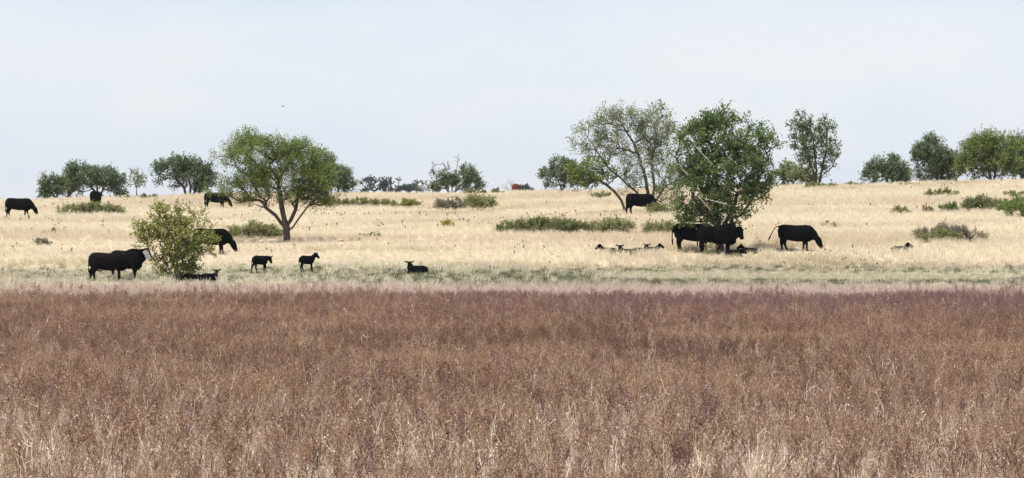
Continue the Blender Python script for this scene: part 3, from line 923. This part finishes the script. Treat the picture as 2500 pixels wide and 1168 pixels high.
# ------------------------------------------------------------------ cattle
def tube(bm, pts, seg=14, cap=.5, power=1.0):
    """closed tube: pts (x, y, z, in-plane radius, lateral radius)"""
    P = [Vector(p[:3]) for p in pts]
    n = len(P)
    prev = None
    rings = []
    for i in range(n):
        t = (P[min(i + 1, n - 1)] - P[max(i - 1, 0)]).normalized()
        if abs(t.z) < .93:
            Lv = t.cross(Vector((0, 0, 1)))
        else:
            Lv = Vector((0, 1, 0)) - t * t.y
        Lv.normalize()
        if prev is not None and Lv.dot(prev) < 0: Lv = -Lv
        if prev is not None: Lv = (Lv + prev * .5).normalized(); Lv = (Lv - t * Lv.dot(t)).normalized()
        prev = Lv
        nv = Lv.cross(t)
        ra, rb = pts[i][3], pts[i][4]
        ring = []
        for k in range(seg):
            a = 2 * math.pi * k / seg
            c, s = math.cos(a), math.sin(a)
            c = math.copysign(abs(c) ** power, c); s = math.copysign(abs(s) ** power, s)
            ring.append(bm.verts.new(P[i] + nv * (ra * c) + Lv * (rb * s)))
        rings.append(ring)
    faces = []
    for i in range(n - 1):
        for k in range(seg):
            j = (k + 1) % seg
            faces.append(bm.faces.new((rings[i][k], rings[i][j], rings[i + 1][j], rings[i + 1][k])))
    for e, q, i2 in ((0, 1, 0), (n - 1, n - 2, -1)):
        d = (P[e] - P[q]).normalized()
        v = bm.verts.new(P[e] + d * (cap * min(pts[e][3], pts[e][4])))
        rg = rings[i2]
        for k in range(seg):
            faces.append(bm.faces.new((rg[k], rg[(k + 1) % seg], v)))
    bmesh.ops.recalc_face_normals(bm, faces=faces)


def finish(bm, name, voxel, smooth=6):
    me = bpy.data.meshes.new(name)
    bm.to_mesh(me); bm.free()
    o = bpy.data.objects.new(name, me); COL.objects.link(o)
    md = o.modifiers.new('r', 'REMESH'); md.mode = 'VOXEL'; md.voxel_size = voxel
    sm = o.modifiers.new('s', 'SMOOTH'); sm.factor = .5; sm.iterations = smooth
    dg = bpy.context.evaluated_depsgraph_get()
    m2 = bpy.data.meshes.new_from_object(o.evaluated_get(dg))
    bpy.data.objects.remove(o); bpy.data.meshes.remove(me)
    m2.name = name
    m2.polygons.foreach_set('use_smooth', np.ones(len(m2.polygons), bool))
    return m2


def head(bm, poll, pitch, yaw, s, ear=1.0, ear_up=.15):
    p, yv = math.radians(pitch), math.radians(yaw)
    d = Vector((math.cos(p) * math.cos(yv), math.cos(p) * math.sin(yv), math.sin(p)))
    side = Vector((-math.sin(yv), math.cos(yv), 0))
    up = d.cross(side); up = up if up.z > 0 or abs(up.z) < .2 and up.x > 0 else -up
    q = Vector(poll)
    pts = []
    for u, v, ra, rb in ((-.09, -.01, .12, .10), (0, 0, .165, .125), (.10, -.005, .17, .13), (.20, -.012, .152, .115), (.30, -.018, .128, .097), (.39, -.022, .112, .092), (.46, -.024, .105, .095), (.50, -.026, .08, .075)):
        c = q + d * (u * s) + up * (v * s)
        pts.append((c.x, c.y, c.z, ra * s, rb * s))
    tube(bm, pts)
    for sg in (-1, 1):
        a = q + side * (sg * .08 * s) + up * (.06 * s)
        b = a + (side * (sg * .11) + up * ear_up * .4 - d * .02) * (s * ear)
        c = a + (side * (sg * .22) + up * ear_up * .7 - d * .04) * (s * ear)
        tube(bm, [(a.x, a.y, a.z, .035 * s, .03 * s), (b.x, b.y, b.z, .078 * s, .03 * s), (c.x, c.y, c.z, .025 * s, .018 * s)], 10)
    return d, up, side


COW_BODY = [(-.86, 1.26, .78, .14), (-.82, 1.335, .70, .25), (-.66, 1.37, .61, .31), (-.42, 1.36, .58, .325), (-.15, 1.335, .52, .35), (.12, 1.33, .485, .36), (.36, 1.335, .49, .345), (.56, 1.35, .52, .30), (.72, 1.32, .55, .26), (.88, 1.20, .62, .18)]
CALF_BODY = [(-.37, .82, .64, .07), (-.34, .89, .55, .12), (-.24, .92, .47, .15), (-.08, .90, .445, .16), (.09, .895, .43, .165), (.21, .90, .44, .15), (.30, .89, .48, .125), (.37, .83, .55, .085)]


def body(bm, st, power=.78, dz=0.0, hump=None):
    pts = []
    for x, zt, zb, wd in st:
        if hump: zt += hump[1] * math.exp(-((x - hump[0]) / hump[2]) ** 2)
        pts.append((x, 0, (zt + zb) / 2 + dz, (zt - zb) / 2, wd))
    tube(bm, pts, 18, .4, power)


def cow_mesh(name, pose='stand', headpose=None, tail=None, step=(0, 0, 0, 0), hump=None, udder=False, neckthick=1.0, headyaw=0):
    bm = bmesh.new()
    body(bm, COW_BODY, hump=hump)
    hf = {'graze': ((1.14, .60), -62), 'up': ((1.00, 1.33), -56), 'level': ((1.05, 1.20), -70), 'low': ((1.08, .98), -66)}[headpose or 'up']
    (hx, hz), pitch = hf
    yw = math.radians(headyaw)
    hy = math.sin(yw) * .35
    nk = neckthick
    mx, mz = .62 * .45 + hx * .55, (1.0) * .45 + hz * .55
    if headpose == 'graze':
        neck = [(.46, 0, 1.00, .35, .27), (.72, 0, .95, .33 * nk, .21 * nk), (.92, hy * .5, .82, .25 * nk, .16 * nk), (1.06, hy * .8, .68, .17 * nk, .13 * nk), (hx, hy, hz, .13, .12)]
    else:
        neck = [(.44, 0, 1.0, .35, .27), (.66, 0, 1.02, .33 * nk, .22 * nk), (mx + .02, hy * .6, mz - .02, .26 * nk, .17 * nk), (hx - .05, hy, hz - .05, .18 * nk, .14 * nk), (hx, hy, hz, .13, .12)]
    tube(bm, neck, 14)
    fr = head(bm, (hx, hy, hz), pitch, headyaw, 1.0, 1.12, .10)
    # brisket
    tube(bm, [(.45, 0, .72, .2, .16), (.70, 0, .66, .19 * nk, .14), (.86, 0, .72, .13 * nk, .1)], 12)
    for i, sg in enumerate((-1, 1)):
        a = step[i]
        tube(bm, [(-.60, sg * .14, 1.02, .25, .13), (-.62, sg * .165, .80, .235, .125), (-.64 + a * .3, sg * .17, .60, .175, .10), (-.71 + a * .7, sg * .165, .41, .095, .064),
                  (-.69 + a * .85, sg * .16, .25, .062, .05), (-.67 + a, sg * .16, .12, .055, .05), (-.65 + a, sg * .16, .05, .062, .055), (-.63 + a, sg * .16, .0, .07, .06)], 12, .2)
        b = step[2 + i]
        tube(bm, [(.52, sg * .16, .92, .20, .11), (.52 + b * .15, sg * .165, .70, .145, .095), (.51 + b * .4, sg * .16, .54, .10, .07), (.52 + b * .7, sg * .155, .37, .072, .058),
                  (.52 + b * .85, sg * .15, .22, .052, .045), (.52 + b, sg * .15, .10, .05, .045), (.54 + b, sg * .15, .0, .068, .056)], 12, .2)
    tl = tail or [(-.76, 0, 1.20, .05, .05), (-.88, 0, 1.16, .042, .04), (-.92, 0, .95, .032, .03), (-.92, 0, .70, .03, .028), (-.91, 0, .52, .042, .036), (-.90, 0, .38, .03, .026)]
    tube(bm, tl, 8)
    if udder:
        tube(bm, [(-.52, 0, .58, .10, .12), (-.36, 0, .54, .10, .13), (-.22, 0, .55, .06, .08)], 10)
    me = finish(bm, name, .024)
    return me, (Vector((hx, hy, hz)),) + fr


def paint(me, slot, test):
    n = len(me.polygons)
    c = np.empty(n * 3, np.float32); me.polygons.foreach_get('center', c); c = c.reshape(-1, 3)
    mi = np.zeros(n, np.int32); me.polygons.foreach_get('material_index', mi)
    mi[test(c)] = slot
    me.polygons.foreach_set('material_index', mi)


def calf_mesh(name, headpose=('up', 0), step=(0, 0, 0, 0), tail=None):
    bm = bmesh.new()
    body(bm, CALF_BODY, .9)
    hp, yaw = headpose
    hx, hz, pitch = {'up': (.46, .97, -40), 'low': (.47, .80, -66), 'down': (.50, .72, -70)}[hp]
    tube(bm, [(.18, 0, .70, .18, .12), (.31, 0, .75, .15, .10), (.38, 0, (.75 + hz) / 2 + .01, .12, .085), (hx - .02, 0, hz - .02, .095, .08)], 12)
    head(bm, (hx, 0, hz), pitch, yaw, .62, 1.30, .10)
    for i, sg in enumerate((-1, 1)):
        a = step[i]
        tube(bm, [(-.24, sg * .06, .74, .135, .07), (-.24 + a * .2, sg * .075, .58, .105, .06), (-.26 + a * .4, sg * .075, .45, .064, .045), (-.31 + a * .7, sg * .07, .31, .045, .036),
                  (-.29 + a * .9, sg * .07, .16, .032, .03), (-.27 + a, sg * .07, .06, .036, .032), (-.26 + a, sg * .07, 0, .042, .036)], 10, .2)
        b = step[2 + i]
        tube(bm, [(.22, sg * .07, .70, .10, .065), (.22 + b * .2, sg * .08, .53, .068, .05), (.22 + b * .6, sg * .075, .29, .045, .038), (.22 + b * .85, sg * .07, .15, .032, .03), (.23 + b, sg * .07, .05, .035, .032), (.24 + b, sg * .07, 0, .042, .036)], 10, .2)
    tube(bm, tail or [(-.33, 0, .82, .028, .026), (-.40, 0, .76, .022, .02), (-.42, 0, .60, .02, .018), (-.415, 0, .42, .026, .022), (-.41, 0, .36, .018, .016)], 8)
    return finish(bm, name, .0145)


def lying_calf_mesh(name, headyaw=0, headz=.48, pitch=-30, hx=.42):
    """calf lying on its folded legs"""
    bm = bmesh.new()
    st = [(-.44, .22, .04, .07), (-.38, .33, .0, .14), (-.24, .385, .0, .185), (-.05, .38, .0, .185), (.14, .385, .0, .17), (.28, .40, .02, .145), (.38, .38, .06, .11), (.45, .30, .10, .06)]
    body(bm, st, .9)
    yw = math.radians(headyaw)
    hy = math.sin(yw) * .12
    tube(bm, [(.20, 0, .24, .15, .13), (.32, hy * .3, .30, .14, .11), (hx - .05, hy * .8, (headz + .32) / 2, .11, .09), (hx, hy, headz - .02, .085, .078)], 12)
    head(bm, (hx, hy, headz), pitch, headyaw, .64, 1.30, .10)
    tube(bm, [(-.30, -.12, .14, .12, .07), (-.12, -.19, .09, .08, .05), (-.02, -.22, .05, .045, .04), (-.20, -.25, .035, .035, .032), (-.34, -.25, .03, .032, .03)], 10)
    tube(bm, [(-.28, .12, .14, .12, .07), (-.10, .18, .08, .08, .05), (0, .20, .04, .04, .036)], 10)
    for sg in (-1, 1):
        tube(bm, [(.30, sg * .08, .14, .07, .05), (.44, sg * .10, .07, .045, .038), (.50, sg * .10, .04, .035, .032), (.38, sg * .12, .03, .03, .03), (.30, sg * .12, .03, .03, .028)], 10)
    tube(bm, [(-.42, 0, .2, .024, .022), (-.47, -.03, .12, .02, .018), (-.46, -.08, .04, .024, .02)], 8)
    return finish(bm, name, .0145)


def put(name, me, mats, px, row, rz=0.0, s=1.0, label='', cat='cow', group=None, Y=None, dx=0.0):
    x, y, z = ground_at(px, row) if Y is None else at(px, Y)
    if len(me.materials):
        me.materials[0] = mats if not isinstance(mats, list) else mats[0]
        o = link(name, me)
    else:
        o = link(name, me, mats)
    o.location = (x, y, z - .005); o.rotation_euler = (0, 0, math.radians(rz)); o.scale = (s, s, s)
    tag(o, label, cat, group)
    return o


GC, GL = 'black cattle on the pasture', 'black calves resting in the grass'
# pair on the left
meA, _ = cow_mesh('cow_body', headpose='low', step=(.05, -.18, .02, -.05), udder=True)
paint(meA, 1, lambda c: (np.abs(c[:, 0] + .38) < .20) & (c[:, 2] < .60) & (c[:, 2] > .40) & (np.abs(c[:, 1]) < .15))
paint(meA, 1, lambda c: (((c[:, 0] - .37) / .05) ** 2 + ((c[:, 2] - .52) / .07) ** 2 < 1) & (c[:, 1] < -.06))
put('cow', meA, [M['hide_brown'], M['skin_pink']], 264, 687, 0, 1.05, 'brownish black cow with a pink udder standing in front of the white-faced one', group=GC)
meB, hb = cow_mesh('bull_body', headpose='up', hump=(.42, .11, .26), neckthick=1.2, step=(0, .1, .12, -.16), headyaw=36)
qB, dB, uB, sB = hb


def white_face(c):
    rel = c - np.array(qB)
    u = rel @ np.array(dB); v = rel @ np.array(uB); sd = rel @ np.array(sB)
    return (u > -.05) & (u < .455) & (v < .10 - .20 * np.abs(u - .04)) & (np.hypot(v, sd) < .205)


paint(meB, 1, white_face)
put('cow', meB, [M['hide'], M['hide_white']], 309, 683, -36, 1.08, 'large black animal with a white cheek beside the yellow green bush', group=GC)
# grazing behind the bush
meG, _ = cow_mesh('grazing_cow_body', headpose='graze', step=(.06, -.16, -.05, .14))
put('cow', meG, M['hide'], 514, 622, 12, 1.06, 'black cow grazing half hidden behind the yellow green bush', group=GC)
# the pair under the dense tree
meS, _ = cow_mesh('standing_cow_body', headpose='low', step=(.0, .10, -.12, .10),
                  tail=[(-.76, 0, 1.22, .05, .05), (-.90, 0, 1.18, .042, .04), (-.97, 0, .95, .032, .03), (-.99, 0, .70, .032, .03), (-.97, 0, .50, .05, .042), (-.95, 0, .30, .03, .026)])
put('cow', meS, M['hide'], 1692, 615.5, 0, 1.17, 'black cow with a long hanging tail, left one of the pair under the dense tree', group=GC)
meH, _ = cow_mesh('bull_body', headpose='level', hump=(.45, .09, .26), neckthick=1.3, step=(.05, -.05, .05, -.05))
put('cow', meH, M['hide'], 1750, 622, 0, 1.16, 'thick-necked black animal with its head up standing in front of the dense tree', group=GC)
# grazing alone with its tail out
meT, _ = cow_mesh('grazing_cow_body', headpose='graze', step=(-.02, .24, .06, -.12),
                  tail=[(-.74, 0, 1.24, .05, .05), (-.90, 0, 1.27, .036, .034), (-1.03, 0, 1.22, .03, .028), (-1.15, 0, 1.02, .03, .028), (-1.26, 0, .82, .032, .03), (-1.31, 0, .70, .05, .042), (-1.38, 0, .54, .028, .024)])
put('cow', meT, M['hide'], 1942, 614, 0, 1.08, 'black cow grazing alone on the right with its tail swung out', group=GC)
# up the slope
put('cow', meG.copy(), M['hide'], 45, 531, 0, 1.02, 'black cow grazing on the far left of the slope', group=GC)
meR, _ = cow_mesh('rear_cow_body', headpose='low', step=(.05, -.05, .05, -.05))
put('cow', meR, M['hide_brown'], 234, 511, 82, 1.03, 'dark brown cow seen end on behind the wide olive shrub', group=GC)
put('cow', meG.copy(), M['hide'], 526, 510, 0, .92, 'black cow on the ridge partly behind the broad tree leaves', group=GC)
put('cow', meG.copy(), M['hide'], 1562, 524, 14, 1.06, 'black cow behind the stems of the airy tree', group=GC)
put('cow', meR.copy(), M['hide_red'], 1260, 0, 84, 1.1, 'reddish brown cow showing above the ridge crest', group='red cattle', Y=369)

# calves
c1 = calf_mesh('calf_body', ('low', -25), (-.14, .12, -.02, .08))
put('calf', c1, M['hide'], 635, 668, 0, 1.02, 'black calf walking with lowered head left of the other standing calf', 'calf', 'standing black calves')
c2 = calf_mesh('calf_body', ('up', 20), (-.04, .10, .02, .10))
put('calf', c2, M['hide'], 749, 666, 12, .98, 'black calf standing with raised head below the broad tree', 'calf', 'standing black calves')
l_cam = lying_calf_mesh('lying_calf_body', -75, .49, -40, .38)
l_fwd = lying_calf_mesh('lying_calf_body', -10, .48, -28, .42)
l_dwn = lying_calf_mesh('lying_calf_body', 10, .33, -20, .46)
lay = lambda me, px, row, rz, s, label, mat='hide': put('calf', me.copy(), M[mat], px, row, rz, s, label, 'calf', GL)
lay(l_cam, 511, 686, 0, .98, 'black calf lying beside the yellow green bush with both ears out')
lay(l_dwn, 476, 687, 180, .92, 'black calf lying right against the foot of the yellow green bush')
lay(l_cam, 1020, 669, 180, 1.12, 'black calf lying alone on the green band in the middle')
lay(l_fwd, 1485, 623, 176, 1.05, 'black calf lying in straw, leftmost of four heads in a row')
lay(l_cam, 1533, 627, 180, 1.1, 'black calf lying in straw facing the viewer with wide ears, second of four')
lay(l_cam, 1562, 622, 0, 1.0, 'black calf lying in straw with wide ears, third of four heads')
lay(l_fwd, 1592, 619, 10, .95, 'black calf deep in straw, rightmost of four heads in a row')
lay(l_dwn, 1790, 628, 0, 1.0, 'black calf lying at the front feet of the thick-necked animal')
lay(l_fwd, 1828, 621, 170, .95, 'black calf lying just right of the dense tree and its cattle')
lay(l_fwd, 2196, 619, 0, 1.05, 'black calf lying in straw far right below the grey twiggy shrub', 'hide_brown')


# ------------------------------------------------------------------ birds and stones
def bird(label, px, py, Y, fly=True):
    bm = bmesh.new()
    tube(bm, [(-.16, 0, 0, .012, .03), (-.08, 0, .0, .03, .032), (.02, 0, .01, .045, .04), (.09, 0, .02, .032, .03), (.12, 0, .022, .022, .02), (.15, 0, .018, .006, .006)], 8)
    root = empty('bird', ((px - CX) * Y / F, Y, EYE + (CY - py) * Y / F), .35)
    me = bpy.data.meshes.new('body'); bm.to_mesh(me); bm.free()
    link('body', me, M['bird'], root)
    for sg in (-1, 1):
        b2 = bmesh.new()
        if fly:
            tube(b2, [(.02, sg * .03, .02, .008, .05), (.0, sg * .14, .05, .006, .055), (-.05, sg * .27, .035, .004, .025)], 6)
        else:
            tube(b2, [(.05, sg * .04, .02, .03, .008), (-.05, sg * .042, .01, .03, .008), (-.15, sg * .02, -.005, .01, .006)], 6)
        m2 = bpy.data.meshes.new('wing'); b2.to_mesh(m2); b2.free()
        link('wing', m2, M['bird'], root)
    root.scale = (.6, .6, .6)
    tag(root, label, 'bird')


bird('tiny dark bird flying in the empty sky above the broad tree', 691, 260, 250)


def stone(label, px, row, s, seed):
    bm = bmesh.new()
    bmesh.ops.create_icosphere(bm, subdivisions=3, radius=1)
    for v in bm.verts:
        n = mnoise.noise(v.co * 1.6 + Vector((seed, 0, 0)))
        v.co *= 1 + .35 * n
        v.co.x *= 1.4; v.co.z *= .6
    me = bpy.data.meshes.new('stone'); bm.to_mesh(me); bm.free()
    x, y, z = ground_at(px, row)
    o = link('stone', me, M['stone']); o.location = (x, y, z + s * .25); o.scale = (s, s, s)
    tag(o, label, 'stone', 'pale stones in the grass')


stone('pale stone lying in the grass at the far right edge of the weeds', 2341, 713, .16, 1)
stone('smaller pale stone left of the larger one by the weeds', 2325, 706, .10, 2)


# ------------------------------------------------------------------ air
def haze():
    bm = bmesh.new()
    bmesh.ops.create_cube(bm, size=1.0)
    me = bpy.data.meshes.new('haze'); bm.to_mesh(me); bm.free()
    m, N, L = new_mat('haze_air')
    v = N.new('ShaderNodeVolumePrincipled')
    v.inputs['Color'].default_value = (.80, .88, 1.0, 1)
    v.inputs['Density'].default_value = 0.00004
    v.inputs['Anisotropy'].default_value = 0.2
    o_ = N.new('ShaderNodeOutputMaterial'); L.new(v.outputs[0], o_.inputs['Volume'])
    o = link('haze', me, m)
    z0, z1 = -4.0, 36.0
    o.location = (0, 1490, (z0 + z1) / 2); o.scale = (1500, 3160, z1 - z0)
    tag(o, 'thin pale air softening the far trees', kind='stuff')


haze()
